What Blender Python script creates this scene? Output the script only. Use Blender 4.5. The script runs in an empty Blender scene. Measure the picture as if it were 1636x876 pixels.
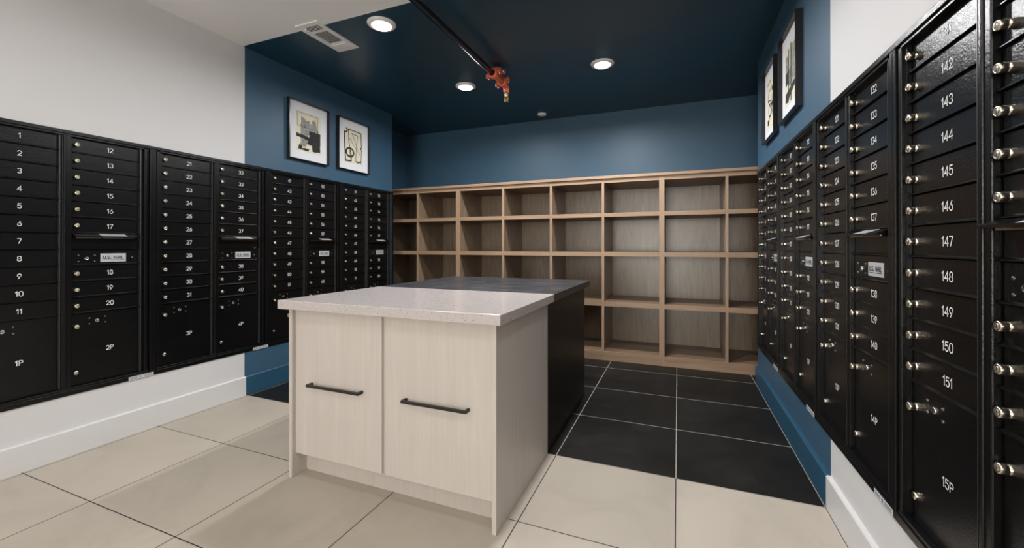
import bpy, bmesh, math, random
from mathutils import Vector, Matrix
PI = math.pi
sc = bpy.context.scene
COL = sc.collection

# ------------------------------------------------------------------ camera
cam = bpy.data.objects.new('camera', bpy.data.cameras.new('camera'))
COL.objects.link(cam)
cam.location = (0, 0, 1.0935)
cam.rotation_euler = (PI / 2 + 0.0017, 0, 0.3812)
cam.data.sensor_width = 36.0
cam.data.lens = 661.74 / 1636 * 36.0
cam.data.shift_y = -45.58 / 1636
cam.data.clip_start = 0.02
sc.camera = cam

# ------------------------------------------------------------------ world, exposure
w = bpy.data.worlds.new('world'); sc.world = w
w.use_nodes = True
w.node_tree.nodes['Background'].inputs[0].default_value = (0.9, 0.95, 1.0, 1)
w.node_tree.nodes['Background'].inputs[1].default_value = 0.2
sc.view_settings.view_transform = 'Standard'
sc.view_settings.look = 'None'
sc.view_settings.exposure = -0.1
sc.view_settings.gamma = 1.0
sc.view_settings.use_curve_mapping = False
try:
    sc.cycles.max_bounces = 10
    sc.cycles.diffuse_bounces = 6
    sc.cycles.sample_clamp_indirect = 6
    sc.cycles.caustics_reflective = False
    sc.cycles.caustics_refractive = False
except Exception:
    pass

LAMP_COLOR = (0.985, 0.985, 0.995)
ADDED_WINDOW_STRENGTH = 12.0  # glow of the added, unseen window
ALCOVE_WATTS = (9.0, 22.0, 35.0, 25.0)                       # the four lamps in the blue ceiling
ROOM_WATTS = {1.07: (5.6, 2.8), -0.08: (4.8, 10.0), -1.22: (4.0, 5.0), -2.37: (3, 3), -3.52: (3, 3), -4.67: (3, 3)}   # unseen lamps in the white ceiling, right column added to light the island
LENS_STRENGTH = 9.0

# ------------------------------------------------------------------ measured room
WL, WR = -2.958, 0.590           # wall faces, left and right
WT = 0.387                       # wall thickness (recess side walls sit behind)
YE = 3.785                       # far end of the side walls
YB = 4.60                        # back wall
YF = -5.6                        # wall behind the viewpoint
H = 2.56
YP = 2.095                       # where the white paint turns blue
UW = 0.7553                      # mailbox unit pitch
ROW = 0.08584
YL0, YR0 = 0.789, 1.523
BL, BR = 0.312, 0.299            # bases of the mailbox banks
TOPL = 1.387                     # flange height

# ------------------------------------------------------------------ materials
def newmat(name):
    m = bpy.data.materials.new(name); m.use_nodes = True
    nt = m.node_tree
    return m, nt, nt.nodes['Principled BSDF']

def setp(b, col=None, rough=None, metal=None, spec=None):
    if col is not None: b.inputs['Base Color'].default_value = (*col, 1)
    if rough is not None: b.inputs['Roughness'].default_value = rough
    if metal is not None: b.inputs['Metallic'].default_value = metal
    if spec is not None: b.inputs['Specular IOR Level'].default_value = spec

def nd(nt, t, **kw):
    n = nt.nodes.new(t)
    for k, v in kw.items(): setattr(n, k, v)
    return n

def coords(nt, scale=(1, 1, 1)):
    tc = nd(nt, 'ShaderNodeTexCoord'); mp = nd(nt, 'ShaderNodeMapping')
    mp.inputs['Scale'].default_value = scale
    nt.links.new(tc.outputs['Object'], mp.inputs['Vector'])
    return mp.outputs['Vector']

def noise(nt, vec, scale, detail=3, rough=0.5, dist=0.0):
    n = nd(nt, 'ShaderNodeTexNoise')
    n.inputs['Scale'].default_value = scale; n.inputs['Detail'].default_value = detail
    n.inputs['Roughness'].default_value = rough; n.inputs['Distortion'].default_value = dist
    nt.links.new(vec, n.inputs['Vector'])
    return n.outputs['Fac']

def ramp(nt, fac, stops):
    r = nd(nt, 'ShaderNodeValToRGB')
    el = r.color_ramp.elements
    while len(el) < len(stops): el.new(0.5)
    for e, (p, c) in zip(el, stops):
        e.position = p; e.color = (*c, 1) if len(c) == 3 else c
    nt.links.new(fac, r.inputs[0])
    return r.outputs[0]

def bump(nt, b, fac, strength, dist=0.001):
    n = nd(nt, 'ShaderNodeBump')
    n.inputs['Strength'].default_value = strength; n.inputs['Distance'].default_value = dist
    nt.links.new(fac, n.inputs['Height']); nt.links.new(n.outputs[0], b.inputs['Normal'])

def plain(name, col, rough=0.5, metal=0.0, spec=0.5, vary=0.06, scale=14, bmp=0.0, bscale=300):
    m, nt, b = newmat(name); setp(b, col, rough, metal, spec)
    v = coords(nt)
    f = noise(nt, v, scale, 4)
    c = ramp(nt, f, [(0.3, tuple(x * (1 - vary) for x in col)), (0.7, tuple(min(1, x * (1 + vary)) for x in col))])
    nt.links.new(c, b.inputs['Base Color'])
    if bmp: bump(nt, b, noise(nt, v, bscale, 2), bmp)
    return m

def wood(name, dark, light, axis='Z', rough=0.5, knots=0.0, fine=1.0):
    m, nt, b = newmat(name); setp(b, light, rough, 0, 0.88 if knots else 0.4)
    s = {'X': (1.2, 26, 26), 'Z': (11, 11, 1.3) if knots else (26, 26, 1.2)}[axis]
    s2 = {'X': (4, 170, 170), 'Z': (170, 170, 4)}[axis]
    a = noise(nt, coords(nt, s), 1.0, 5, 0.55, 1.2 + 1.6 * knots)
    f = noise(nt, coords(nt, s2), fine, 3, 0.6)
    mix = nd(nt, 'ShaderNodeMix'); mix.inputs[0].default_value = 0.45
    nt.links.new(a, mix.inputs[2]); nt.links.new(f, mix.inputs[3])
    c = ramp(nt, mix.outputs[0], [(0.32, dark), (0.55, tuple((p + q) / 2 for p, q in zip(dark, light))), (0.72, light)])
    nt.links.new(c, b.inputs['Base Color'])
    bump(nt, b, f, 0.08, 0.0006)
    return m

M = {}
M['white_paint'] = plain('white_paint', (0.63, 0.625, 0.63), 0.6, vary=0.012, scale=3, bmp=0.05, bscale=220)
M['white_trim'] = plain('white_trim', (0.63, 0.625, 0.625), 0.4, vary=0.01)
M['ceiling_white'] = plain('ceiling_white', (0.89, 0.885, 0.88), 0.75, vary=0.012, scale=3)
M['blue_paint'] = plain('blue_paint', (0.040, 0.096, 0.155), 0.47, spec=0.45, vary=0.03, scale=4, bmp=0.05, bscale=220)
M['blue_trim'] = plain('blue_trim', (0.022, 0.080, 0.135), 0.38, vary=0.03)
M['ceiling_blue'] = plain('ceiling_blue', (0.013, 0.050, 0.082), 0.32, spec=0.35, vary=0.03, scale=4)
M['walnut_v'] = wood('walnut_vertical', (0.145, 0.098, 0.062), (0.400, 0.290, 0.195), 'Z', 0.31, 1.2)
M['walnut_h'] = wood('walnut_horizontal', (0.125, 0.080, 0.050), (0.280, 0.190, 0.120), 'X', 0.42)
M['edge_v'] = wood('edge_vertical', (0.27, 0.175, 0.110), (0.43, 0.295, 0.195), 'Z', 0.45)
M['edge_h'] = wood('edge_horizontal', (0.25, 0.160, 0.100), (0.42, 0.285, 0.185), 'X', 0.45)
M['pale_wood'] = wood('pale_wood', (0.525, 0.478, 0.440), (0.605, 0.558, 0.520), 'Z', 0.42)
M['black_wood'] = wood('black_wood', (0.006, 0.0055, 0.0055), (0.011, 0.010, 0.0095), 'Z', 0.40)
M['handle_black'] = plain('handle_black', (0.022, 0.019, 0.018), 0.42, 0.3)
M['lock_metal'] = plain('nickel_lock', (0.72, 0.64, 0.52), 0.22, 1.0, vary=0.05, scale=60)
M['lock_face'] = plain('nickel_lock_face', (0.62, 0.57, 0.50), 0.35, 0.9, vary=0.05, scale=90)
M['keyway'] = plain('keyway', (0.06, 0.055, 0.05), 0.5, 0.5)
M['chrome'] = plain('chrome', (0.75, 0.75, 0.76), 0.18, 1.0, vary=0.03)
M['hinge_metal'] = plain('hinge_metal', (0.10, 0.10, 0.105), 0.38, 0.7, vary=0.05)
M['bolt_metal'] = plain('bolt_metal', (0.16, 0.16, 0.16), 0.3, 1.0, vary=0.05)
M['print_white'] = plain('number_white', (0.80, 0.80, 0.78), 0.6, vary=0.01)
M['plate'] = plain('plate_aluminium', (0.62, 0.64, 0.68), 0.4, 0.35, vary=0.02)
M['ink'] = plain('ink_black', (0.012, 0.012, 0.013), 0.6)
M['sticker'] = plain('sticker_white', (0.55, 0.56, 0.60), 0.5, vary=0.02)
M['ink_grey'] = plain('ink_grey', (0.20, 0.20, 0.20), 0.6)
M['frame_black'] = plain('frame_black', (0.020, 0.018, 0.019), 0.25, 0.2)
M['mat_board'] = plain('mat_board', (0.80, 0.81, 0.84), 0.7, vary=0.008)
M['paper_cream'] = plain('paper_cream', (0.78, 0.73, 0.57), 0.8, vary=0.05, scale=9)
M['wash_grey'] = plain('wash_grey', (0.30, 0.30, 0.27), 0.8, vary=0.45, scale=55)
M['brush_black'] = plain('brush_black', (0.016, 0.015, 0.014), 0.7, vary=0.5, scale=40)
M['lamp_trim'] = plain('lamp_trim', (0.80, 0.79, 0.78), 0.45, vary=0.01)
M['vent_white'] = plain('vent_white', (0.84, 0.84, 0.84), 0.45, vary=0.01)
M['vent_dark'] = plain('vent_dark', (0.025, 0.02, 0.016), 0.8, vary=0.3)
M['pipe_black'] = plain('pipe_black', (0.010, 0.010, 0.011), 0.22)
M['riser_grey'] = plain('riser_grey', (0.07, 0.075, 0.08), 0.4)
M['fitting_red'] = plain('fitting_red', (0.80, 0.15, 0.075), 0.42, vary=0.08, scale=60)
M['fitting_orange'] = plain('fitting_orange', (0.72, 0.17, 0.060), 0.45, vary=0.1, scale=60)
M['brass'] = plain('brass', (0.75, 0.55, 0.22), 0.3, 1.0)

def black_coat():
    m, nt, b = newmat('black_powder_coat'); setp(b, (0.0045, 0.0045, 0.005), 0.22, 0, 0.38)
    v = coords(nt)
    f = noise(nt, v, 150, 3, 0.7)
    bump(nt, b, f, 0.42, 0.0016)
    g = noise(nt, coords(nt), 5, 3)
    c = ramp(nt, g, [(0.3, (0.0038, 0.0038, 0.0042)), (0.7, (0.0055, 0.0055, 0.0058))])
    nt.links.new(c, b.inputs['Base Color'])
    return m
M['coat'] = black_coat()

def quartz():
    m, nt, b = newmat('white_quartz'); setp(b, (0.72, 0.68, 0.655), 0.16)
    v = coords(nt)
    vo = nd(nt, 'ShaderNodeTexVoronoi'); vo.inputs['Scale'].default_value = 130
    nt.links.new(v, vo.inputs['Vector'])
    sep = nd(nt, 'ShaderNodeSeparateColor'); nt.links.new(vo.outputs['Color'], sep.inputs[0])
    # a few cells become specks: small distance and a chosen cell colour
    lt = nd(nt, 'ShaderNodeMath', operation='LESS_THAN'); lt.inputs[1].default_value = 0.26
    nt.links.new(vo.outputs['Distance'], lt.inputs[0])
    pick = nd(nt, 'ShaderNodeMath', operation='GREATER_THAN'); pick.inputs[1].default_value = 0.80
    nt.links.new(sep.outputs[0], pick.inputs[0])
    mu = nd(nt, 'ShaderNodeMath', operation='MULTIPLY')
    nt.links.new(lt.outputs[0], mu.inputs[0]); nt.links.new(pick.outputs[0], mu.inputs[1])
    base = ramp(nt, noise(nt, v, 60, 4), [(0.3, (0.475, 0.435, 0.425)), (0.7, (0.52, 0.475, 0.465))])
    mix = nd(nt, 'ShaderNodeMix', data_type='RGBA')
    nt.links.new(mu.outputs[0], mix.inputs[0]); nt.links.new(base, mix.inputs[6])
    mix.inputs[7].default_value = (0.22, 0.19, 0.17, 1)
    nt.links.new(mix.outputs[2], b.inputs['Base Color'])
    return m
M['quartz'] = quartz()

def soapstone():
    m, nt, b = newmat('dark_stone'); setp(b, (0.06, 0.06, 0.065), 0.3)
    f = noise(nt, coords(nt, (6, 14, 10)), 1.6, 8, 0.65, 0.6)
    c = ramp(nt, f, [(0.25, (0.012, 0.0125, 0.0155)), (0.5, (0.025, 0.027, 0.033)), (0.72, (0.058, 0.062, 0.076))])
    nt.links.new(c, b.inputs['Base Color'])
    r = ramp(nt, f, [(0.3, (0.26,) * 3), (0.7, (0.42,) * 3)]); nt.links.new(r, b.inputs['Roughness'])
    return m
M['stone'] = soapstone()

TX, TY = 0.5822, 0.5607          # floor tile
def floor_mat():
    m, nt, b = newmat('floor_tiles'); setp(b, spec=0.20)
    tc = nd(nt, 'ShaderNodeTexCoord'); sx = nd(nt, 'ShaderNodeSeparateXYZ')
    nt.links.new(tc.outputs['Object'], sx.inputs[0])
    def math_(op, a, bb=None):
        n = nd(nt, 'ShaderNodeMath', operation=op)
        for i, q in enumerate((a, bb)):
            if q is None: continue
            if isinstance(q, (int, float)): n.inputs[i].default_value = q
            else: nt.links.new(q, n.inputs[i])
        return n.outputs[0]
    u = math_('DIVIDE', math_('ADD', sx.outputs[0], 0.010), TX)
    v = math_('DIVIDE', math_('SUBTRACT', sx.outputs[1], 2.0975), TY)
    def line(q, pitch, hw):
        fr = math_('FRACT', math_('ADD', q, 50.5))
        d = math_('MULTIPLY', math_('ABSOLUTE', math_('SUBTRACT', fr, 0.5)), pitch)
        return math_('LESS_THAN', d, hw)
    grout = math_('MAXIMUM', line(u, TX, 0.0022), line(v, TY, 0.0022))
    cell = nd(nt, 'ShaderNodeCombineXYZ')
    nt.links.new(math_('FLOOR', math_('ADD', u, 50)), cell.inputs[0])
    nt.links.new(math_('FLOOR', math_('ADD', v, 50)), cell.inputs[1])
    wn = nd(nt, 'ShaderNodeTexWhiteNoise', noise_dimensions='2D'); nt.links.new(cell.outputs[0], wn.inputs['Vector'])
    dark = math_('GREATER_THAN', sx.outputs[1], 2.0975)
    obj = tc.outputs['Object']
    n1 = noise(nt, obj, 2.6, 6, 0.62, 0.8); n2 = noise(nt, obj, 38, 3, 0.6)
    beige = ramp(nt, n1, [(0.28, (0.405, 0.360, 0.300)), (0.5, (0.455, 0.405, 0.339)), (0.75, (0.475, 0.425, 0.356))])
    black = ramp(nt, n1, [(0.3, (0.008, 0.0075, 0.007)), (0.55, (0.012, 0.0112, 0.0104)), (0.72, (0.020, 0.0188, 0.017))])
    # light scuffs on the dark tiles
    sc_ = noise(nt, coords(nt, (9, 26, 1)), 2.2, 7, 0.72, 1.4)
    scf = ramp(nt, sc_, [(0.66, (0, 0, 0)), (0.80, (0.07, 0.068, 0.062))])
    addn = nd(nt, 'ShaderNodeMix', data_type='RGBA', blend_type='ADD'); addn.inputs[0].default_value = 1
    nt.links.new(black, addn.inputs[6]); nt.links.new(scf, addn.inputs[7])
    mx = nd(nt, 'ShaderNodeMix', data_type='RGBA')
    nt.links.new(dark, mx.inputs[0]); nt.links.new(beige, mx.inputs[6]); nt.links.new(addn.outputs[2], mx.inputs[7])
    tint = nd(nt, 'ShaderNodeMapRange'); tint.inputs[3].default_value = 0.96; tint.inputs[4].default_value = 1.03
    nt.links.new(wn.outputs['Value'], tint.inputs[0])
    ml = nd(nt, 'ShaderNodeVectorMath', operation='SCALE')
    nt.links.new(mx.outputs[2], ml.inputs[0]); nt.links.new(tint.outputs[0], ml.inputs['Scale'])
    gm = nd(nt, 'ShaderNodeMix', data_type='RGBA')
    nt.links.new(dark, gm.inputs[0])
    gm.inputs[6].default_value = (0.028, 0.028, 0.03, 1); gm.inputs[7].default_value = (0.36, 0.34, 0.30, 1)
    fin = nd(nt, 'ShaderNodeMix', data_type='RGBA')
    nt.links.new(grout, fin.inputs[0]); nt.links.new(ml.outputs[0], fin.inputs[6]); nt.links.new(gm.outputs[2], fin.inputs[7])
    nt.links.new(fin.outputs[2], b.inputs['Base Color'])
    rr = ramp(nt, n1, [(0.3, (0.40,) * 3), (0.7, (0.52,) * 3)]); nt.links.new(rr, b.inputs['Roughness'])
    inv = math_('SUBTRACT', 1.0, grout)
    bump(nt, b, inv, 0.25, 0.0015)
    return m
M['floor'] = floor_mat()

def lens_mat():
    m, nt, b = newmat('lamp_lens'); setp(b, (0.9, 0.9, 0.9), 0.5)
    b.inputs['Emission Color'].default_value = (1.0, 0.97, 0.93, 1)
    b.inputs['Emission Strength'].default_value = LENS_STRENGTH
    return m
M['lens'] = lens_mat()
def added_glow_mat():
    m, nt, b = newmat('added_window_glow'); setp(b, (0.5, 0.5, 0.5), 0.1)  # glowing pane of the added window, mirrored in the shelf backs
    b.inputs['Emission Color'].default_value = (1.0, 0.97, 0.89, 1)
    b.inputs['Emission Strength'].default_value = ADDED_WINDOW_STRENGTH
    return m
M['added_glow'] = added_glow_mat()

# ------------------------------------------------------------------ mesh helpers
class MB:
    """collects shapes for ONE mesh object"""
    def __init__(s): s.v = []; s.f = []; s.mi = []; s.sm = []
    def add(s, vs, fs, mi=0, smooth=False):
        o = len(s.v); s.v += [tuple(p) for p in vs]
        for f in fs: s.f.append([o + i for i in f]); s.mi.append(mi); s.sm.append(smooth)
        return s
    def box(s, x0, x1, y0, y1, z0, z1, mi=0, bev=0.0, seg=2):
        if bev <= 0:
            vs = [(x, y, z) for z in (z0, z1) for y in (y0, y1) for x in (x0, x1)]
            return s.add(vs, [(0, 2, 3, 1), (4, 5, 7, 6), (0, 1, 5, 4), (2, 6, 7, 3), (0, 4, 6, 2), (1, 3, 7, 5)], mi)
        b = bmesh.new(); bmesh.ops.create_cube(b, size=1)
        bmesh.ops.scale(b, vec=(x1 - x0, y1 - y0, z1 - z0), verts=b.verts)
        bmesh.ops.translate(b, vec=((x0 + x1) / 2, (y0 + y1) / 2, (z0 + z1) / 2), verts=b.verts)
        bmesh.ops.bevel(b, geom=b.edges[:], offset=bev, segments=seg, affect='EDGES', profile=0.5)
        b.verts.index_update()
        s.add([v.co for v in b.verts], [[v.index for v in f.verts] for f in b.faces], mi); b.free()
        return s
    def prism(s, pts, axis, a0, a1, mi=0):
        """closed 2D outline extruded along an axis; pts are the two other axes in order"""
        n = len(pts)
        def P(p, a):
            return {'x': (a, p[0], p[1]), 'y': (p[0], a, p[1]), 'z': (p[0], p[1], a)}[axis]
        vs = [P(p, a0) for p in pts] + [P(p, a1) for p in pts]
        fs = [list(range(n))[::-1], list(range(n, 2 * n))] + [(i, (i + 1) % n, n + (i + 1) % n, n + i) for i in range(n)]
        return s.add(vs, fs, mi)
    def lathe(s, prof, org=(0, 0, 0), axis=(0, 0, 1), n=24, mi=0, smooth=True, cap=True, mis=None):
        """profile of (radius, height along axis)"""
        q = Vector((0, 0, 1)).rotation_difference(Vector(axis).normalized()); org = Vector(org)
        base = len(s.v); 
        for r, h in prof:
            for i in range(n):
                a = 2 * PI * i / n
                s.v.append(tuple(org + q @ Vector((r * math.cos(a), r * math.sin(a), h))))
        for k in range(len(prof) - 1):
            for i in range(n):
                j = (i + 1) % n
                s.f.append([base + k * n + i, base + k * n + j, base + (k + 1) * n + j, base + (k + 1) * n + i])
                s.mi.append(mis[k] if mis else mi); s.sm.append(smooth)
        if cap:
            s.f.append([base + i for i in range(n)][::-1]); s.mi.append(mis[0] if mis else mi); s.sm.append(False)
            s.f.append([base + (len(prof) - 1) * n + i for i in range(n)]); s.mi.append(mis[-1] if mis else mi); s.sm.append(False)
        return s
    def tube(s, pts, r, n=16, mi=0):
        pts = [Vector(p) for p in pts]
        base = len(s.v); up = None
        for k, p in enumerate(pts):
            t = (pts[min(k + 1, len(pts) - 1)] - pts[max(k - 1, 0)]).normalized()
            if up is None:
                up = Vector((0, 0, 1)) if abs(t.z) < 0.9 else Vector((1, 0, 0))
            a = (up - t * up.dot(t)).normalized(); bb = t.cross(a); up = a
            rr = r[k] if isinstance(r, (list, tuple)) else r
            for i in range(n):
                an = 2 * PI * i / n
                s.v.append(tuple(p + a * (rr * math.cos(an)) + bb * (rr * math.sin(an))))
        for k in range(len(pts) - 1):
            for i in range(n):
                j = (i + 1) % n
                s.f.append([base + k * n + i, base + k * n + j, base + (k + 1) * n + j, base + (k + 1) * n + i]); s.mi.append(mi); s.sm.append(True)
        s.f.append([base + i for i in range(n)][::-1]); s.mi.append(mi); s.sm.append(False)
        s.f.append([base + (len(pts) - 1) * n + i for i in range(n)]); s.mi.append(mi); s.sm.append(False)
        return s
    def mesh(s, name, mats):
        me = bpy.data.meshes.new(name)
        me.from_pydata(s.v, [], s.f)
        for m in (mats if isinstance(mats, (list, tuple)) else [mats]): me.materials.append(M[m])
        for p, mi, sm in zip(me.polygons, s.mi, s.sm): p.material_index = mi; p.use_smooth = sm
        me.update()
        bm = bmesh.new(); bm.from_mesh(me); bmesh.ops.recalc_face_normals(bm, faces=bm.faces); bm.to_mesh(me); bm.free()
        return me
    def build(s, name, mats, parent=None, loc=(0, 0, 0)):
        return put(name, s.mesh(name, mats), parent, loc)

def put(name, me, parent=None, loc=(0, 0, 0)):
    o = bpy.data.objects.new(name, me); COL.objects.link(o); o.location = loc
    if parent is not None: o.parent = parent
    return o
def tag(o, label=None, cat=None, group=None, kind=None):
    if label: o['label'] = label
    if cat: o['category'] = cat
    if group: o['group'] = group
    if kind: o['kind'] = kind
    return o
def thing(name, loc, label, cat, group=None, rz=0.0):
    o = bpy.data.objects.new(name, None); COL.objects.link(o)
    o.location = loc; o.rotation_euler = (0, 0, rz); o.empty_display_size = 0.1
    return tag(o, label, cat, group)
def struct(name, mb, mats): return tag(mb.build(name, mats), kind='structure')

# ------------------------------------------------------------------ the setting
struct('floor', MB().box(-3.5, 1.15, YF - 0.1, YB + 0.1, -0.05, 0), 'floor')
cl = MB()
cl.box(-3.5, 1.15, YF - 0.1, 2.082, H, H + 0.05, 0)
cl.box(-3.5, 1.15, 2.082, YB + 0.1, H, H + 0.05, 1)
struct('ceiling', cl, ['ceiling_white', 'ceiling_blue'])

def side_wall(name, xa, xb, o0, o1, oz0, oz1):
    """thick wall from xa to xb with the opening that holds the mailbox bank"""
    m = MB()
    def piece(y0, y1, z0, z1):
        for a, b_, k in ((y0, min(y1, YP), 0), (max(y0, YP), y1, 1)):
            if b_ - a > 1e-4: m.box(xa, xb, a, b_, z0, z1, k)
    piece(YF, YE, 0, oz0); piece(YF, YE, oz1, H)
    piece(YF, o0, oz0, oz1); piece(o1, YE, oz0, oz1)
    struct(name, m, ['white_paint', 'blue_paint'])
side_wall('wall_left', WL - WT, WL, YL0 - 0.03, YL0 + 4 * UW - 0.05, BL + 0.012, BL + TOPL - 0.012)
side_wall('wall_right', WR, WR + WT, YR0 - UW - 0.0, YR0 + 3 * UW - 0.012, BR + 0.012, BR + TOPL - 0.012)
struct('wall_back', MB().box(-3.5, 1.15, YB, YB + 0.08, 0, H), 'blue_paint')
GX0, GX1, GZ0, GZ1 = -1.75, 0.50, 0.12, 2.40        # unseen window added behind the viewpoint to put sheen on the shelf backs
wf = MB().box(-3.5, GX0, YF - 0.10, YF, 0, H).box(GX1, 1.15, YF - 0.10, YF, 0, H)
wf.box(GX0, GX1, YF - 0.10, YF, 0, GZ0).box(GX0, GX1, YF - 0.10, YF, GZ1, H)
struct('wall_front', wf, 'white_paint')
wn_ = MB()
for k in range(4):
    x = GX0 + (GX1 - GX0 - 0.05) * k / 3
    wn_.box(x, x + 0.05, YF - 0.08, YF - 0.01, GZ0, GZ1)
for z in (GZ0, 1.9, GZ1 - 0.05): wn_.box(GX0, GX1, YF - 0.079, YF - 0.011, z, z + 0.05)
wn_.box(GX0, GX1, YF - 0.055, YF - 0.045, GZ0, GZ1, 1)
struct('added_window_1', wn_, ['frame_black', 'added_glow'])
struct('wall_left_recess', MB().box(WL - WT - 0.06, WL - WT, YE, YB, 0, H), 'blue_paint')
struct('wall_right_recess', MB().box(WR + WT, WR + WT + 0.06, YE, YB, 0, H), 'blue_paint')

def baseboard(name, x_wall, sgn, h):
    m = MB()
    for y0, y1, k in ((YF, YP, 0), (YP, YE + 0.017, 1)):
        t = 0.0175 * sgn
        m.prism([(x_wall, 0), (x_wall + t, 0), (x_wall + t, h - 0.005), (x_wall + t * 0.75, h), (x_wall, h)], 'y', y0, y1, k)
    struct(name, m, ['white_trim', 'blue_trim'])
baseboard('baseboard_left', WL, 1, 0.136)
baseboard('baseboard_right', WR, -1, 0.138)

# ------------------------------------------------------------------ stroke lettering
def arc(cx, cy, rx, ry, a0, a1, n=14):
    return [(cx + rx * math.cos(math.radians(a0 + (a1 - a0) * i / n)), cy + ry * math.sin(math.radians(a0 + (a1 - a0) * i / n))) for i in range(n + 1)]
def loop(cx, cy, rx, ry, p=2.6, n=28):
    o = []
    for i in range(n + 1):
        t = 2 * PI * i / n; c, s_ = math.cos(t), math.sin(t)
        o.append((cx + rx * math.copysign(abs(c) ** (2 / p), c), cy + ry * math.copysign(abs(s_) ** (2 / p), s_)))
    return o
GW = 0.60
GL = {
 '0': (GW, [loop(.3, .5, .3, .5)]),
 '1': (0.30, [[(0, .80), (.22, 1), (.22, 0)]]),
 '2': (GW, [arc(.3, .70, .29, .30, 165, -25) + [(.50, .48), (.02, .0), (.60, .0)]]),
 '3': (GW, [arc(.29, .745, .27, .255, 150, -90), arc(.29, .255, .30, .255, 90, -155)]),
 '4': (0.64, [[(.48, 0), (.48, 1), (.0, .28), (.64, .28)]]),
 '5': (GW, [[(.54, 1), (.10, 1), (.05, .54)] + arc(.29, .33, .30, .33, 130, -150)]),
 '6': (GW, [[(.45, 1), (.10, .50)] + arc(.30, .31, .29, .31, 150, -215, 26)]),
 '7': (0.56, [[(0, 1), (.56, 1), (.18, 0)]]),
 '8': (GW, [loop(.3, .745, .26, .255, 2.2), loop(.3, .255, .30, .255, 2.2)]),
 '9': (GW, [[(.15, 0), (.50, .50)] + arc(.30, .69, .29, .31, -30, 325, 26)]),
 'P': (GW, [[(.04, 0), (.04, 1), (.36, 1)] + arc(.36, .74, .24, .26, 90, -90) + [(.04, .48)]]),
 'U': (GW, [[(.02, 1), (.02, .28)] + arc(.3, .28, .28, .28, 180, 360) + [(.58, 1)]]),
 'S': (GW, [arc(.3, .75, .27, .25, 35, 270) + arc(.3, .25, .29, .25, 90, -150)]),
 'M': (0.78, [[(.03, 0), (.03, 1), (.39, .25), (.75, 1), (.75, 0)]]),
 'A': (0.72, [[(0, 0), (.36, 1), (.72, 0)], [(.13, .34), (.59, .34)]]),
 'I': (0.14, [[(.07, 0), (.07, 1)]]),
 'L': (0.50, [[(.03, 1), (.03, 0), (.50, 0)]]),
 '.': (0.14, [[(.07, 0), (.07, .14)]]),
 ' ': (0.35, []),
}
def ribbon(mb, pts, wd, T, mi=0):
    """flat mitred stroke through 2D points; T maps (u, v) to 3D"""
    pts = [Vector(p) for p in pts]
    q = [pts[0]]
    for p in pts[1:]:
        if (p - q[-1]).length > 1e-6: q.append(p)
    closed = (q[0] - q[-1]).length < 1e-4 and len(q) > 3
    n = len(q); L = []; R = []
    for i in range(n):
        if closed: a, b_ = q[(i - 1) % (n - 1)], q[(i + 1) % (n - 1)]
        else: a, b_ = q[max(i - 1, 0)], q[min(i + 1, n - 1)]
        d0 = (q[i] - a); d1 = (b_ - q[i])
        if d0.length < 1e-9: d0 = d1
        if d1.length < 1e-9: d1 = d0
        d0.normalize(); d1.normalize()
        t = d0 + d1
        if t.length < 1e-6: t = d0.copy()
        t.normalize(); nrm = Vector((-t.y, t.x))
        k = 1 / max(0.45, nrm.dot(Vector((-d0.y, d0.x))))
        e = Vector((0, 0))
        L.append(q[i] + nrm * (wd / 2 * k)); R.append(q[i] - nrm * (wd / 2 * k))
    if not closed:
        for S in (L, R):
            S[0] = S[0] - (q[1] - q[0]).normalized() * wd * 0.4
            S[-1] = S[-1] + (q[-1] - q[-2]).normalized() * wd * 0.4
    mb.add([T(p) for p in L] + [T(p) for p in R], [(i, i + 1, n + i + 1, n + i) for i in range(n - 1)], mi)
def write(mb, text, h, wd, cu, cv, y, squeeze=1.0, gap=0.22, mi=0):
    """lettering in the local XZ plane at depth y, centred on (cu, cv)"""
    tot = sum(GL[c][0] for c in text) * squeeze + gap * (len(text) - 1)
    x = -tot / 2
    for c in text:
        gw, strokes = GL[c]
        for st in strokes:
            pts = [((x + p[0] * squeeze) * h, (p[1] - 0.5) * h) for p in st]
            ribbon(mb, pts, wd, lambda p: (cu + p.x, y, cv + p.y), mi)
        x += gw * squeeze + gap
    return mb

# ------------------------------------------------------------------ mailbox units
# local axes: X runs along the wall, -Y comes out of the wall, Z up from the base
T = 1.3645                      # top of the first door row
DY = 0.020                      # door face behind the wall plane
C1, C2, DW = 0.031, 0.378, 0.2935
cache = {}
def cached(key, fn):
    if key not in cache: cache[key] = fn()
    return cache[key]

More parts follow.
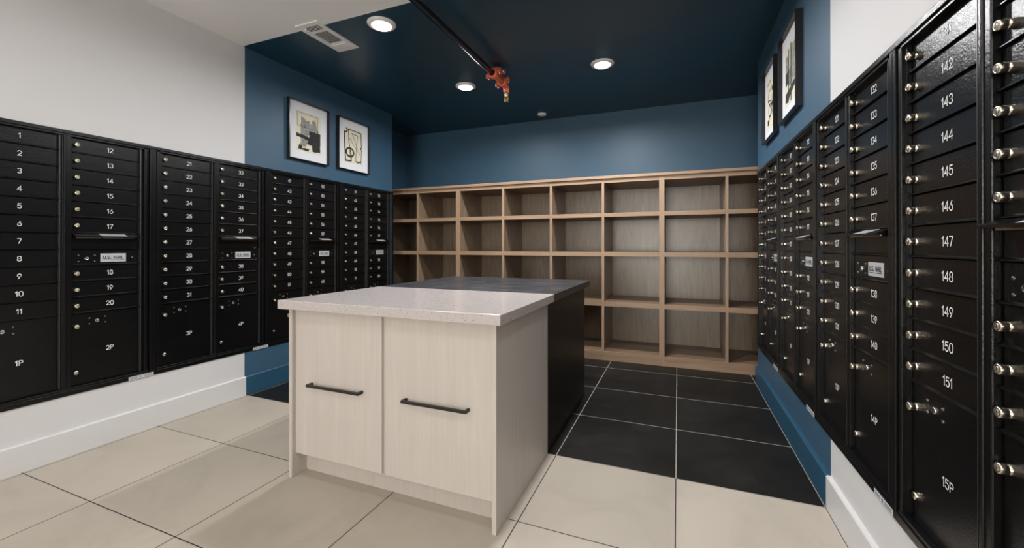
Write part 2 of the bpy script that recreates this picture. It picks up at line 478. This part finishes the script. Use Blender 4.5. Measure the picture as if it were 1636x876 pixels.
def frame_mesh():
    m = MB()
    y0, y1 = -0.006, 0.012
    # box body behind the doors
    m.box(0.004, UW - 0.046, DY + 0.017, 0.30, 0.03, TOPL - 0.03)
    # outer flange, top and bottom
    m.box(-0.006, UW - 0.0065, y0, y1, TOPL - 0.0185, TOPL, bev=0.002)
    m.box(-0.006, UW - 0.0065, y0, y1, 0.0, 0.026, bev=0.002)
    m.box(0.0, 0.711, 0.0, 0.02, TOPL - 0.027, TOPL - 0.0165)
    m.box(0.0, 0.711, -0.002, 0.02, 0.024, 0.038, bev=0.002)
    # side rails (stepped) and the ribbed centre stile
    m.box(-0.001, 0.016, 0.000, 0.03, 0.024, TOPL - 0.017, bev=0.002)
    m.box(0.016, 0.0285, 0.008, 0.03, 0.034, TOPL - 0.026)
    m.box(0.676, 0.690, 0.016, 0.03, 0.034, TOPL - 0.026)
    m.box(0.690, 0.7055, 0.000, 0.03, 0.024, TOPL - 0.017, bev=0.002)
    m.box(0.7085, 0.7115, 0.002, 0.03, 0.024, TOPL - 0.017)
    m.box(0.334, 0.3735, 0.004, 0.03, 0.034, TOPL - 0.026, bev=0.003)
    m.box(0.340, 0.352, 0.000, 0.03, 0.034, TOPL - 0.026, bev=0.003)
    return m.mesh('frame', 'coat')
def hinge_mesh():
    return MB().box(DW + 0.0012, DW + 0.0034, 0.006, 0.03, 0.042, TOPL - 0.028).box(DW + 0.0034, DW + 0.0085, 0.0125, 0.03, 0.042, TOPL - 0.028).mesh('hinge_strip', 'hinge_metal')
def filler_mesh():
    return MB().box(UW - 0.0395, UW - 0.0065, -0.0055, 0.02, 0.026, TOPL - 0.0185, bev=0.0015).box(UW - 0.026, UW - 0.0225, -0.0065, 0.0, 0.03, TOPL - 0.022).mesh('filler_strip', 'coat')
def door_mesh():
    m = MB().box(0, DW, DY, DY + 0.012, -ROW / 2 + 0.0045, ROW / 2 - 0.001, bev=0.0012)
    m.prism([(DY + 0.012, -ROW / 2 + 0.0005), (DY - 0.008, -ROW / 2 + 0.0015), (DY - 0.008, -ROW / 2 + 0.004), (DY + 0.001, -ROW / 2 + 0.0085), (DY + 0.012, -ROW / 2 + 0.0085)], 'x', 0.0, DW + 0.010)
    return m.mesh('mailbox_door', 'coat')
PZ0, PZ1 = 0.040, T - 11 * ROW
PC = (PZ0 + PZ1) / 2
def parcel_mesh():
    m = MB().box(0, DW, DY, DY + 0.012, PZ0 - PC + 0.002, PZ1 - PC - 0.001, bev=0.0012)
    m.box(0, DW, DY - 0.004, DY + 0.004, PZ0 - PC + 0.0005, PZ0 - PC + 0.004)
    return m.mesh('parcel_door', 'coat')
def lock_mesh():
    m = MB()
    R = 0.0108
    m.lathe([(R * 1.0, 0), (R * 1.0, 0.003), (R * 0.94, 0.0035), (R * 0.94, 0.0075), (R * 1.02, 0.008), (R * 1.02, 0.0175), (R * 0.9, 0.0195), (R * 0.66, 0.0195), (R * 0.62, 0.0185), (R * 0.55, 0.0185), (R * 0.5, 0.0195), (0.0002, 0.0195)],
            (0, DY, 0), (0, -1, 0), 20, cap=False, mis=[0, 0, 0, 0, 0, 0, 0, 2, 2, 1, 1])
    m.box(-0.0009, 0.0009, DY - 0.0199, DY - 0.0185, -0.0045, 0.0045, 2)
    return m.mesh('lock', ['lock_metal', 'lock_face', 'keyway'])
def button_mesh():
    return MB().lathe([(0.0105, 0), (0.0105, 0.006), (0.0095, 0.0075), (0.0002, 0.0078)], (0, DY, 0), (0, -1, 0), 20, cap=False).mesh('lock_button', ['lock_metal'])
def master_mesh():
    m = MB().lathe([(0.009, 0), (0.009, 0.003), (0.0075, 0.0042), (0.0068, 0.0036), (0.0002, 0.0036)], (0, DY, 0), (0, -1, 0), 18, cap=False)
    m.box(-0.001, 0.006, DY - 0.0041, DY - 0.003, -0.0012, 0.0012, 1)
    return m.mesh('master_lock', ['chrome', 'keyway'])
def bolt_mesh():
    return MB().lathe([(0.0044, 0), (0.0042, 0.0015), (0.0030, 0.0026), (0.0002, 0.0031)], (0, DY, 0), (0, -1, 0), 12, cap=False).mesh('bolt', 'bolt_metal')
def number_mesh(t):
    return write(MB(), t, 0.0225, 0.0030, 0, 0, DY - 0.0006, squeeze=1.0, gap=0.20).mesh('number', 'print_white')
def plate_mesh(): return MB().box(0, 0.114, DY - 0.0016, DY + 0.001, -0.0235, 0.0235, bev=0.0006).mesh('name_plate', 'plate')
def plate_text_mesh():
    m = write(MB(), 'U.S. MAIL', 0.0155, 0.0030, 0.057, 0.002, DY - 0.0022, squeeze=1.0, gap=0.22)
    r = random.Random(3); x = 0.012                                   # one line of print too small to read
    while x < 0.100:
        l = 0.002 + 0.004 * r.random(); m.box(x, x + l, DY - 0.0021, DY - 0.0017, -0.0125, -0.0105); x += l + 0.0012
    return m.mesh('lettering', 'ink')
def hood_mesh():
    m = MB()
    z1 = ROW / 2 + 0.001; z0 = z1 - 0.019; yo = DY - 0.050
    m.prism([(DY + 0.006, z1 - 0.001), (DY + 0.006, z1 + 0.003), (yo, z0 + 0.003), (yo, z0)], 'x', 0.000, DW + 0.002)
    for x in (0.004, DW - 0.0055):
        m.prism([(DY + 0.006, z1), (yo + 0.006, z0 + 0.002), (DY + 0.006, z0 - 0.004)], 'x', x, x + 0.002)
    m.box(0.0, DW + 0.012, yo - 0.001, yo + 0.0015, z0 - 0.002, z0 + 0.004)
    return m.mesh('hood', 'coat')
def hood_bar_mesh():
    z1 = ROW / 2 + 0.001; z0 = z1 - 0.019
    m = MB().box(0.012, 0.116, DY - 0.02, DY - 0.006, z0 - 0.006, z0 + 0.004, bev=0.0015).box(0.122, DW - 0.03, DY - 0.02, DY - 0.006, z0 - 0.006, z0 + 0.004, bev=0.0015)
    return m.mesh('hood_bracket', 'lock_metal')
def hood_label_mesh():
    z1 = ROW / 2 + 0.001; z0 = z1 - 0.019; yo = DY - 0.050
    m = MB()
    n = Vector((0, -0.019, 0.056)).normalized()
    def pt(x, t): 
        y = yo + (DY + 0.006 - yo) * t; z = z0 + 0.003 + (z1 - z0) * t
        return (x, y + n.y * 0.0004, z + n.z * 0.0004)
    m.add([pt(0.108, .12), pt(0.222, .12), pt(0.222, .82), pt(0.108, .82)], [(0, 1, 2, 3)])
    r = random.Random(5)
    for k in range(3):
        x = 0.116
        while x < 0.212:
            l = 0.004 + 0.008 * r.random()
            t0 = .62 - .18 * k
            a = [pt(x, t0), pt(min(x + l, .216), t0), pt(min(x + l, .216), t0 + .08), pt(x, t0 + .08)]
            m.add([(p[0], p[1] + n.y * .0003, p[2] + n.z * .0003) for p in a], [(0, 1, 2, 3)], 1); x += l + .003
    return m.mesh('hood_label', ['sticker', 'ink_grey'])
def slot_mesh():
    m = MB().box(0, DW, DY + 0.001, DY + 0.012, -ROW / 2 + 0.0045, ROW / 2 - 0.001)
    m.prism([(DY + 0.012, -ROW / 2 + 0.0005), (DY - 0.008, -ROW / 2 + 0.0015), (DY - 0.008, -ROW / 2 + 0.004), (DY + 0.001, -ROW / 2 + 0.0085), (DY + 0.012, -ROW / 2 + 0.0085)], 'x', 0.0, DW + 0.010)
    m.box(DW - 0.004, DW, DY - 0.004, DY + 0.002, -ROW / 2 + 0.008, -ROW / 2 + 0.05)
    return m.mesh('outgoing_mail_slot', 'coat')
def sticker_mesh():
    m = MB().box(0.612, 0.735, -0.0068, -0.0055, 0.0005, 0.0205)
    r = random.Random(8); x = 0.618
    for (a, b_) in ((0.618, 0.655), (0.664, 0.674), (0.684, 0.729)):
        x = a
        while x < b_:
            l = 0.0012 + 0.0035 * r.random()
            m.box(x, min(x + l, b_), -0.0071, -0.0067, 0.005, 0.010 if a != 0.664 else 0.016, 1)
            m.box(x, min(x + l, b_), -0.0071, -0.0067, 0.012, 0.0165, 1); x += l + 0.0012
    return m.mesh('barcode_sticker', ['sticker', 'ink_grey'])

def mailbox_unit(loc, rz, first, parcels, label, group, lefty_locks=True):
    t = thing('mailbox_unit', loc, label, 'mailbox unit', group, rz)
    put('frame', cached('frame', frame_mesh), t)
    put('filler_strip', cached('filler', filler_mesh), t)
    tag(put('barcode_sticker', cached('sticker', sticker_mesh), t), 'white barcode sticker')
    for x in (C1, C2): put('hinge_strip', cached('hinge', hinge_mesh), t, (x, 0, 0))
    num = first
    def door(x, k, n):
        d = put('mailbox_door', cached('door', door_mesh), t, (x, 0, T - ROW * (k + .5)))
        put('lock', cached('lock', lock_mesh), d, (0.0165, 0, 0))
        put('number', cached(str(n), lambda: number_mesh(str(n))), d, (DW / 2 + 0.013, 0, 0))
    def parcel(x, s):
        d = put('parcel_door', cached('parcel', parcel_mesh), t, (x, 0, PC))
        zb = 0.312
        put('lock', cached('lock', lock_mesh), d, (0.0165, 0, 0.664 - zb - PC))
        put('lock_button', cached('button', button_mesh), d, (0.0175, 0, 0.418 - zb - PC))
        put('master_lock', cached('master', master_mesh), d, (0.104, 0, 0.685 - zb - PC))
        for dx in (0.072, 0.140):
            for z in (0.670, 0.701): put('bolt', cached('bolt', bolt_mesh), d, (dx, 0, z - zb - PC))
        put('number', cached(s, lambda: number_mesh(s)), d, (DW / 2 + 0.013, 0, 0.524 - zb - PC))
    for k in range(11): door(C1, k, num); num += 1
    parcel(C1, parcels[0])
    for k in range(6): door(C2, k, num); num += 1
    s = put('outgoing_mail_slot', cached('slot', slot_mesh), t, (C2, 0, T - ROW * 6.5))
    put('hood', cached('hood', hood_mesh), s)
    put('hood_bracket', cached('hoodbar', hood_bar_mesh), s)
    tag(put('hood_label', cached('hoodlab', hood_label_mesh), s), 'white label on the hood')
    p = put('postal_panel', cached('door', door_mesh), t, (C2, 0, T - ROW * 7.5))
    put('name_plate', cached('plate', plate_mesh), p, (0.118, 0, -0.004))
    put('lettering', cached('platetext', plate_text_mesh), p, (0.118, 0, -0.004))
    put('master_lock', cached('master', master_mesh), p, (0.061, 0, -0.006))
    for x, z in ((0.027, 0.011), (0.027, -0.022), (0.094, 0.011), (0.094, -0.022), (0.262, -0.005)):
        put('bolt', cached('bolt', bolt_mesh), p, (x, 0, z))
    for k in range(8, 11): door(C2, k, num); num += 1
    parcel(C2, parcels[1])
    return t

names = ['nearest on the left wall', 'second on the left wall', 'third on the left wall', 'farthest on the left wall']
for i in range(4):
    mailbox_unit((WL, YL0 + i * UW, BL), PI / 2, 1 + 20 * i, ('%dP' % (2 * i + 1), '%dP' % (2 * i + 2)),
                 'black wall mailbox unit with doors %d to %d, %s' % (1 + 20 * i, 20 + 20 * i, names[i]), 'mailbox units on the left wall')
names = ['farthest on the right wall', 'third on the right wall', 'second on the right wall', 'nearest on the right wall']
for i in range(4):
    mailbox_unit((WR, YR0 + (3 - i) * UW, BR), -PI / 2, 81 + 20 * i, ('%dP' % (2 * i + 9), '%dP' % (2 * i + 10)),
                 'black wall mailbox unit with doors %d to %d, %s' % (81 + 20 * i, 100 + 20 * i, names[i]), 'mailbox units on the right wall')

# ------------------------------------------------------------------ island
ISL_Y, SEAM, ISB = 1.430, 2.096, 3.018
IL, IR = -1.712, -0.637
SB = 0.801                       # underside of the counters
t = thing('white_cabinet', ((IL + IR) / 2, (ISL_Y + SEAM) / 2, 0), 'pale wood grain cabinet with two tall drawers and black pulls, front of the island', 'cabinet')
ox, oy = t.location.x, t.location.y
def rel(x0, x1, y0, y1): return (x0 - ox, x1 - ox, y0 - oy, y1 - oy)
MB().box(*rel(IL + 0.019, IR - 0.019, ISL_Y + 0.040, SEAM - 0.002), 0.10, SB - 0.001).build('carcass', 'pale_wood', t)
MB().box(*rel(IL, IL + 0.019, ISL_Y, SEAM - 0.002), 0, SB - 0.001, bev=0.0008).build('side_panel', 'pale_wood', t)
MB().box(*rel(IR - 0.019, IR, ISL_Y, SEAM - 0.002), 0, SB - 0.001, bev=0.0008).build('side_panel', 'pale_wood', t)
MB().box(*rel(IL + 0.019, IR - 0.019, 1.515, 1.530), 0.001, 0.10).build('toe_kick', 'pale_wood', t)
MB().box(*rel(-1.1835, -1.1645, ISL_Y + 0.030, ISL_Y + 0.0395), 0.112, SB - 0.001).build('divider_stile', 'pale_wood', t)
for x0, x1, h0 in ((-1.690, -1.184, -1.588), (-1.164, -0.659, -1.062)):
    d = MB().box(*rel(x0, x1, ISL_Y + 0.017, ISL_Y + 0.036), 0.112, SB - 0.006, bev=0.0012).build('drawer_front', 'pale_wood', t)
    h = MB(); w_ = 0.304; y1 = ISL_Y + 0.0175; y0 = y1 - 0.034
    h.prism([(h0 - ox, y1 - oy), (h0 - ox, y0 - oy), (h0 + w_ - ox, y0 - oy), (h0 + w_ - ox, y1 - oy), (h0 + w_ - 0.010 - ox, y1 - oy), (h0 + w_ - 0.010 - ox, y0 + 0.010 - oy), (h0 + 0.010 - ox, y0 + 0.010 - oy), (h0 + 0.010 - ox, y1 - oy)], 'z', 0.446, 0.4575)
    h.build('handle', 'handle_black', d)
tag(MB().box(-1.735, -0.602, 1.386, SEAM, SB, SB + 0.041, bev=0.003, seg=3).build('white_countertop', 'quartz'),
    'speckled white quartz countertop on the pale wood cabinet', 'countertop')
t = thing('black_cabinet', ((IL + IR) / 2, (SEAM + ISB) / 2, 0), 'black wood grain cabinet behind the pale cabinet, rear half of the island', 'cabinet')
ox, oy = t.location.x, t.location.y
MB().box(*rel(IL + 0.019, IR - 0.019, SEAM, ISB - 0.02), 0.10, SB - 0.001).build('carcass', 'black_wood', t)
MB().box(*rel(IL, IL + 0.019, SEAM, ISB), 0, SB - 0.001, bev=0.0008).build('side_panel', 'black_wood', t)
MB().box(*rel(IR - 0.019, IR, SEAM, ISB), 0, SB - 0.001, bev=0.0008).build('side_panel', 'black_wood', t)
MB().box(*rel(IL + 0.019, IR - 0.019, 2.92, 2.935), 0, 0.10).build('toe_kick', 'black_wood', t)
for x0, x1 in ((IL + 0.022, (IL + IR) / 2 - 0.002), ((IL + IR) / 2 + 0.002, IR - 0.022)):
    MB().box(*rel(x0, x1, ISB - 0.019, ISB), 0.105, SB - 0.006, bev=0.001).build('door', 'black_wood', t)
tag(MB().box(-1.737, -0.602, SEAM, 3.045, SB, SB + 0.041, bev=0.0018).build('dark_countertop', 'stone'),
    'dark grey stone countertop on the black cabinet', 'countertop')

# ------------------------------------------------------------------ open shelving along the back wall
YS, YK = 4.016, 4.575
t = thing('open_shelving', (-1.18, YS, 0), 'long brown wooden open shelving with square cubbies along the back wall', 'shelving')
ox, oy = -1.18, YS
posts = [(-3.338, -3.290), (-2.277, -2.227), (-0.160, -0.115), (0.922, 0.970)]
divs = {0: [(-2.791, -2.771)], 1: [(-1.724, -1.701), (-1.200, -1.177), (-0.681, -0.658)], 2: [(0.382, 0.404)]}
rows = [(0.060, 0.086), (0.519, 0.562), (0.997, 1.040), (1.374, 1.412), (1.700, 1.736)]
def edged(x0, x1, y0, y1, z0, z1, vert):
    """board whose front edge carries a solid lipping (material 1)"""
    m = MB()
    m.box(*rel(x0, x1, y0 + 0.008, y1), z0, z1, 0)
    m.box(*rel(x0, x1, y0, y0 + 0.0079), z0, z1, 1)
    return m
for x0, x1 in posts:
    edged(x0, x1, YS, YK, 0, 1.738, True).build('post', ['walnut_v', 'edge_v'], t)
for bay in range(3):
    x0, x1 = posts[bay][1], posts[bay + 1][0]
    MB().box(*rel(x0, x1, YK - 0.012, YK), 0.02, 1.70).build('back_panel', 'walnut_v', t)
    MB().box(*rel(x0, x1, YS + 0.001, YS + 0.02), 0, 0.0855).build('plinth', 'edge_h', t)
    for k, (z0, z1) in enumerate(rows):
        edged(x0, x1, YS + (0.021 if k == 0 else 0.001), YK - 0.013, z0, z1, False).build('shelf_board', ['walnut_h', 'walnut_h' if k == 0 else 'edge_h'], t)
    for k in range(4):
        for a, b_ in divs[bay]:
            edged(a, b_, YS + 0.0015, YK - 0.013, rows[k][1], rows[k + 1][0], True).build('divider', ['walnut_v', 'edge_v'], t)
MB().box(*rel(-3.338, 0.970, YS - 0.016, YK), 1.738, 1.765, bev=0.003).build('top_cap', 'edge_h', t)

# ------------------------------------------------------------------ framed pictures
def blob(cx, cz, rx, rz, seed, n=26, j=0.16):
    r = random.Random(seed)
    return [(cx + rx * math.cos(2 * PI * i / n) * (1 + j * (r.random() - .5)), cz + rz * math.sin(2 * PI * i / n) * (1 + j * (r.random() - .5))) for i in range(n)]
def picture(loc, rz, wd, ht, shapes, label):
    """shapes: ('fill', pts, material) or ('line', pts, width) in print units 0..1"""
    t = thing('framed_picture', loc, label, 'picture', 'framed abstract prints', rz)
    D, b_ = 0.033, 0.008
    f = MB()
    f.box(-wd / 2, -wd / 2 + b_, -D, -0.001, 0, ht, bev=0.001); f.box(wd / 2 - b_, wd / 2, -D, -0.001, 0, ht, bev=0.001)
    f.box(-wd / 2 + b_, wd / 2 - b_, -D, -0.001, 0, b_, bev=0.001); f.box(-wd / 2 + b_, wd / 2 - b_, -D, -0.001, ht - b_, ht, bev=0.001)
    f.build('frame', 'frame_black', t)
    MB().box(-wd / 2 + b_, wd / 2 - b_, -0.010, -0.003, b_, ht - b_).build('mat_board', 'mat_board', t)
    pw, ph = wd * 0.62, ht * 0.68
    p = MB().box(-pw / 2, pw / 2, -0.0106, -0.0099, ht / 2 - ph / 2, ht / 2 + ph / 2)
    def T_(q, lift): return (-pw / 2 + q[0] * pw, -0.0107 - lift, ht / 2 - ph / 2 + q[1] * ph)
    for k, s in enumerate(shapes):
        lift = 0.00012 * (k + 1)
        if s[0] == 'fill':
            p.add([T_(q, lift) for q in s[1]], [list(range(len(s[1])))], s[2])
        else:
            a = ph / pw
            pts = [(q[0], q[1] * a) for q in s[1]]
            ribbon(p, pts, s[2], lambda v: T_((v.x, v.y / a), lift), 2)
    p.build('print', ['paper_cream', 'wash_grey', 'brush_black'], t)
    return t
def ragged(pts, seed, j=0.012, sub=7):
    r = random.Random(seed); o = []
    for i, a in enumerate(pts):
        b_ = pts[(i + 1) % len(pts)]
        for k in range(sub):
            q = k / sub; o.append((a[0] + (b_[0] - a[0]) * q + j * (r.random() * 2 - 1), a[1] + (b_[1] - a[1]) * q + j * (r.random() * 2 - 1)))
    return o
art1 = [('fill', ragged([(.18, .42), (.20, .86), (.34, .84), (.42, .78), (.52, .82), (.58, .72), (.66, .86), (.78, .88), (.86, .60), (.86, .50), (.55, .46), (.40, .40)], 1), 1),
        ('fill', ragged([(.18, .14), (.18, .42), (.42, .42), (.50, .30), (.40, .12)], 2, .02), 1),
        ('fill', ragged([(.52, .56), (.98, .56), (.97, .06), (.66, .05), (.62, .20), (.50, .20), (.44, .24), (.52, .36)], 3), 2),
        ('fill', ragged([(.02, .36), (.02, .43), (.52, .40), (.52, .30)], 4), 2),
        ('fill', ragged([(.10, .10), (.12, .16), (.22, .16), (.24, .09), (.52, .10), (.50, .02), (.10, .04)], 5), 2),
        ('line', [(.05, .96), (.86, .96), (.88, .62), (.06, .62), (.05, .96)], .012),
        ('line', [(.88, .62), (.86, .50)], .03)]
art2 = [('line', [(.14, .96), (.20, .92), (.14, .86), (.04, .86), (.06, .50), (.10, .04), (.38, .06), (.38, .24)], 0.0525),
        ('line', loop(.32, .30, .19, .12, 2.1), 0.0675), ('line', [(.32, .42), (.32, .16)], 0.0300),
        ('line', [(.38, .24), (.26, .60), (.24, .96), (.90, .94), (.92, .50), (.86, .50), (.94, .42)], 0.0330),
        ('line', [(.30, .70), (.84, .30), (.42, .86), (.72, .84), (.66, .54), (.62, .08), (.90, .06), (.92, .40)], 0.0240),
        ('line', [(.62, .08), (.72, .04), (.88, .10)], 0.0300)]
art3 = [('fill', ragged([(.08, .52), (.08, .84), (.28, .84), (.28, .52)], 6), 1), ('fill', ragged([(.60, .58), (.60, .92), (.94, .92), (.94, .58)], 7), 1),
        ('fill', ragged([(.34, .30), (.34, .58), (.90, .60), (.90, .32)], 8), 1),
        ('fill', ragged([(.30, .18), (.30, .92), (.38, .92), (.38, .18)], 9, .006), 2), ('fill', ragged([(.52, .02), (.50, .97), (.58, .97), (.60, .02)], 10, .006), 2),
        ('fill', ragged([(.08, .34), (.08, .56), (.30, .58), (.30, .36)], 11), 2), ('fill', ragged([(.06, .06), (.08, .20), (.96, .32), (.96, .22), (.40, .10), (.34, .04)], 12), 2)]
art4 = [('line', [(.10, .92), (.50, .96), (.56, .80), (.22, .74), (.14, .60), (.60, .52), (.84, .66), (.90, .92)], .03),
        ('line', loop(.44, .36, .22, .12, 2.1), .045), ('line', [(.14, .60), (.70, .30), (.90, .08)], .035), ('line', [(.80, .66), (.74, .40), (.30, .20), (.26, .06)], .03),
        ('fill', ragged([(.60, .40), (.60, .48), (.84, .50), (.84, .42)], 13, .01), 2), ('fill', ragged([(.10, .10), (.10, .20), (.30, .20), (.30, .10)], 14, .01), 2),
        ('fill', ragged([(.66, .70), (.66, .78), (.80, .80), (.82, .70)], 15, .01), 2)]
picture((WL, 2.654, 1.817), PI / 2, 0.416, 0.496, art1, 'black framed abstract print with grey wash and black blocks, on the left blue wall')
picture((WL, 3.183, 1.823), PI / 2, 0.416, 0.494, art2, 'black framed abstract print with looping black lines and a ring, on the left blue wall')
picture((WR, 2.705, 1.814), -PI / 2, 0.40, 0.496, art3, 'black framed print with dark bars over grey squares, nearer the viewer on the right wall')
picture((WR, 3.232, 1.814), -PI / 2, 0.39, 0.494, art4, 'black framed print of curling black strokes, farther along the right wall')

# ------------------------------------------------------------------ ceiling lamps
def lamp(x, y, label, watts):
    t = thing('ceiling_lamp', (x, y, H), label, 'ceiling lamp', 'round recessed ceiling lamps')
    MB().lathe([(0.060, 0.0), (0.093, 0.0), (0.0935, -0.003), (0.086, -0.012), (0.066, -0.016), (0.060, -0.012)], n=40, cap=False).build('trim_ring', 'lamp_trim', t)
    MB().lathe([(0.0655, -0.0135), (0.062, -0.018), (0.045, -0.0215), (0.02, -0.0235), (0.0005, -0.024)], n=40, cap=False).build('lens', 'lens', t)
    L = bpy.data.lights.new('lamp_light', 'AREA'); L.shape = 'DISK'; L.size = 0.118; L.energy = watts; L.spread = math.radians(170); L.color = LAMP_COLOR
    o = bpy.data.objects.new('lamp_light', L); COL.objects.link(o); o.parent = t; o.location = (0, 0, -0.0255)
lamp(-1.812, 2.212, 'round white ceiling lamp beside the air vent at the white paint edge', ALCOVE_WATTS[0])
lamp(-1.802, 3.358, 'round white ceiling lamp left of the red sprinkler fitting', ALCOVE_WATTS[1])
lamp(-0.562, 3.350, 'round white ceiling lamp right of the red sprinkler fitting, above the shelving', ALCOVE_WATTS[2])
lamp(-0.575, 2.215, 'round white ceiling lamp above the island, right of the black pipe', ALCOVE_WATTS[3])
for i, y in enumerate(ROOM_WATTS):  # lamps out of view; right column added for light on the island side
    for x, s in ((-1.812, 'left'), (0.20, 'right')):
        lamp(x, y, 'unseen round lamp in the white ceiling, %s one of the %s pair before the island' % (s, ('first', 'second', 'third', 'fourth', 'fifth', 'sixth')[i]), ROOM_WATTS[y][s == 'right'])

# ------------------------------------------------------------------ air vent
t = thing('air_vent', (-2.270, 2.210, H), 'white rectangular air vent across the white and blue ceiling paint edge', 'air vent')
ox, oy = -2.270, 2.210
def vr(x0, x1, y0, y1): return (x0 - ox, x1 - ox, y0 - oy, y1 - oy)
X0, X1, Y0, Y1 = -2.366, -2.173, 2.018, 2.405
f = MB()
for a in ((X0, X1, Y0, 2.052), (X0, X1, 2.118, 2.135), (X0, X1, 2.287, Y1)): f.box(*vr(*a), -0.008, -0.0005, bev=0.001)
for a in ((X0, -2.326), (-2.204, X1)):
    for yy in ((2.052, 2.118), (2.135, 2.287)): f.box(*vr(*a, *yy), -0.008, -0.0005)
f.build('flange', 'vent_white', t)
MB().box(*vr(-2.326, -2.204, 2.052, 2.287), -0.0015, -0.0005).build('duct_shade', 'vent_dark', t)  # thin dark sheet standing for the shade inside the duct
for k in range(8):
    x = -2.318 + k * 0.0152
    MB().box(*vr(x, x + 0.0032, 2.136, 2.286), -0.0078, -0.0058).build('louver', 'vent_white', t)
for k in range(5):
    y = 2.056 + k * 0.0132
    MB().box(*vr(-2.325, -2.205, y, y + 0.0026), -0.0078, -0.0058).build('louver', 'vent_white', t)
g = MB()
for k in range(8): g.box(*vr(-2.334 + k * 0.0152, -2.325 + k * 0.0152, 2.309, 2.366), -0.0125, -0.008)
g.box(*vr(-2.337, -2.210, 2.305, 2.370), -0.010, -0.008)
g.build('damper_plate', 'vent_white', t)
MB().box(*vr(-2.322, -2.314, 2.058, 2.066), -0.026, -0.004, bev=0.001).build('damper_lever', 'vent_white', t)

# ------------------------------------------------------------------ round ceiling sensor
t = thing('ceiling_sensor', (-1.397, 4.38, H), 'small round white disc on the dark ceiling above the shelving', 'ceiling sensor')
MB().lathe([(0.052, 0), (0.052, -0.008), (0.046, -0.013)], n=32).build('base', 'vent_white', t)
MB().lathe([(0.044, -0.013), (0.042, -0.017), (0.02, -0.019), (0.0005, -0.0195)], n=32, cap=False).build('cover', 'vent_white', t)

# ------------------------------------------------------------------ sprinkler pipe
PX, PYE, PZ = -1.366, 3.03, 2.470
t = thing('sprinkler_pipe', (PX, PYE, PZ), 'black sprinkler pipe with red couplings and a brass sprinkler head under the ceiling', 'sprinkler pipe')
MB().tube([(0, YF - PYE + 0.002, 0), (0, -0.02, 0)], 0.0225, 24).build('pipe', 'pipe_black', t)
MB().tube([(0.0, 0.06, 0.02), (0.0, 0.06, H - PZ - 0.001)], 0.020, 20).build('riser', 'riser_grey', t)
tee = MB().tube([(0, -0.03, 0), (0, 0.17, 0)], 0.026, 20)
tee.tube([(0, 0.06, 0), (0, 0.06, 0.05)], 0.026, 20)
tee.build('tee_fitting', 'fitting_orange', t)
def coupling(org, axis, name, side):
    o = Vector(org); ax = Vector(axis); sd = Vector(side)
    m = MB().lathe([(0.027, -0.026), (0.036, -0.026), (0.040, -0.018), (0.040, 0.018), (0.036, 0.026), (0.027, 0.026)], org, axis, 24, cap=False)
    third = ax.cross(sd)
    for s in (-1, 1):
        c = o + sd * (0.050 * s)
        for q in (-1, 1):
            m.lathe([(0.017, 0), (0.015, 0.010), (0.010, 0.012)], c + third * (0.003 * q), third * q, 14)
    c_ = m.build(name, 'fitting_red', t)
    for s in (-1, 1):
        b = MB(); c = o + sd * (0.050 * s)
        b.lathe([(0.006, -0.030), (0.006, 0.020), (0.010, 0.020), (0.010, 0.028), (0.004, 0.029)], c, third, 10)
        b.lathe([(0.0105, -0.022), (0.0105, -0.014)], c, third, 6)
        b.build('bolt', 'chrome', c_)
coupling((0, -0.022, 0), (0, 1, 0), 'coupling', (0.94, 0, 0.34))
coupling((0, 0.06, 0.046), (0, 0, 1), 'coupling', (0.92, 0.38, 0))
coupling((0, 0.165, 0), (0, 1, 0), 'coupling', (0.94, 0, 0.34))
MB().tube([(0, 0.17, 0), (0, 0.215, 0), (0, 0.24, -0.012), (0, 0.25, -0.035), (0, 0.25, -0.065)], [0.026, 0.026, 0.026, 0.025, 0.022], 20).build('elbow', 'fitting_red', t)
MB().lathe([(0.020, 0), (0.020, -0.012), (0.016, -0.014)], (0, 0.25, -0.065), n=6).build('bushing', 'chrome', t)
hd = MB().lathe([(0.013, -0.078), (0.014, -0.090), (0.010, -0.094)], (0, 0.25, 0), n=16)
for s in (-1, 1):
    hd.tube([(0.010 * s, 0.25, -0.092), (0.016 * s, 0.25, -0.106), (0.013 * s, 0.25, -0.120), (0.002 * s, 0.25, -0.128)], 0.0035, 8)
hd.lathe([(0.004, -0.094), (0.003, -0.126)], (0, 0.25, 0), n=10)
hd.lathe([(0.004, -0.126), (0.006, -0.130), (0.019, -0.131), (0.019, -0.133)], (0, 0.25, 0), n=18)
hd.build('sprinkler_head', 'brass', t)
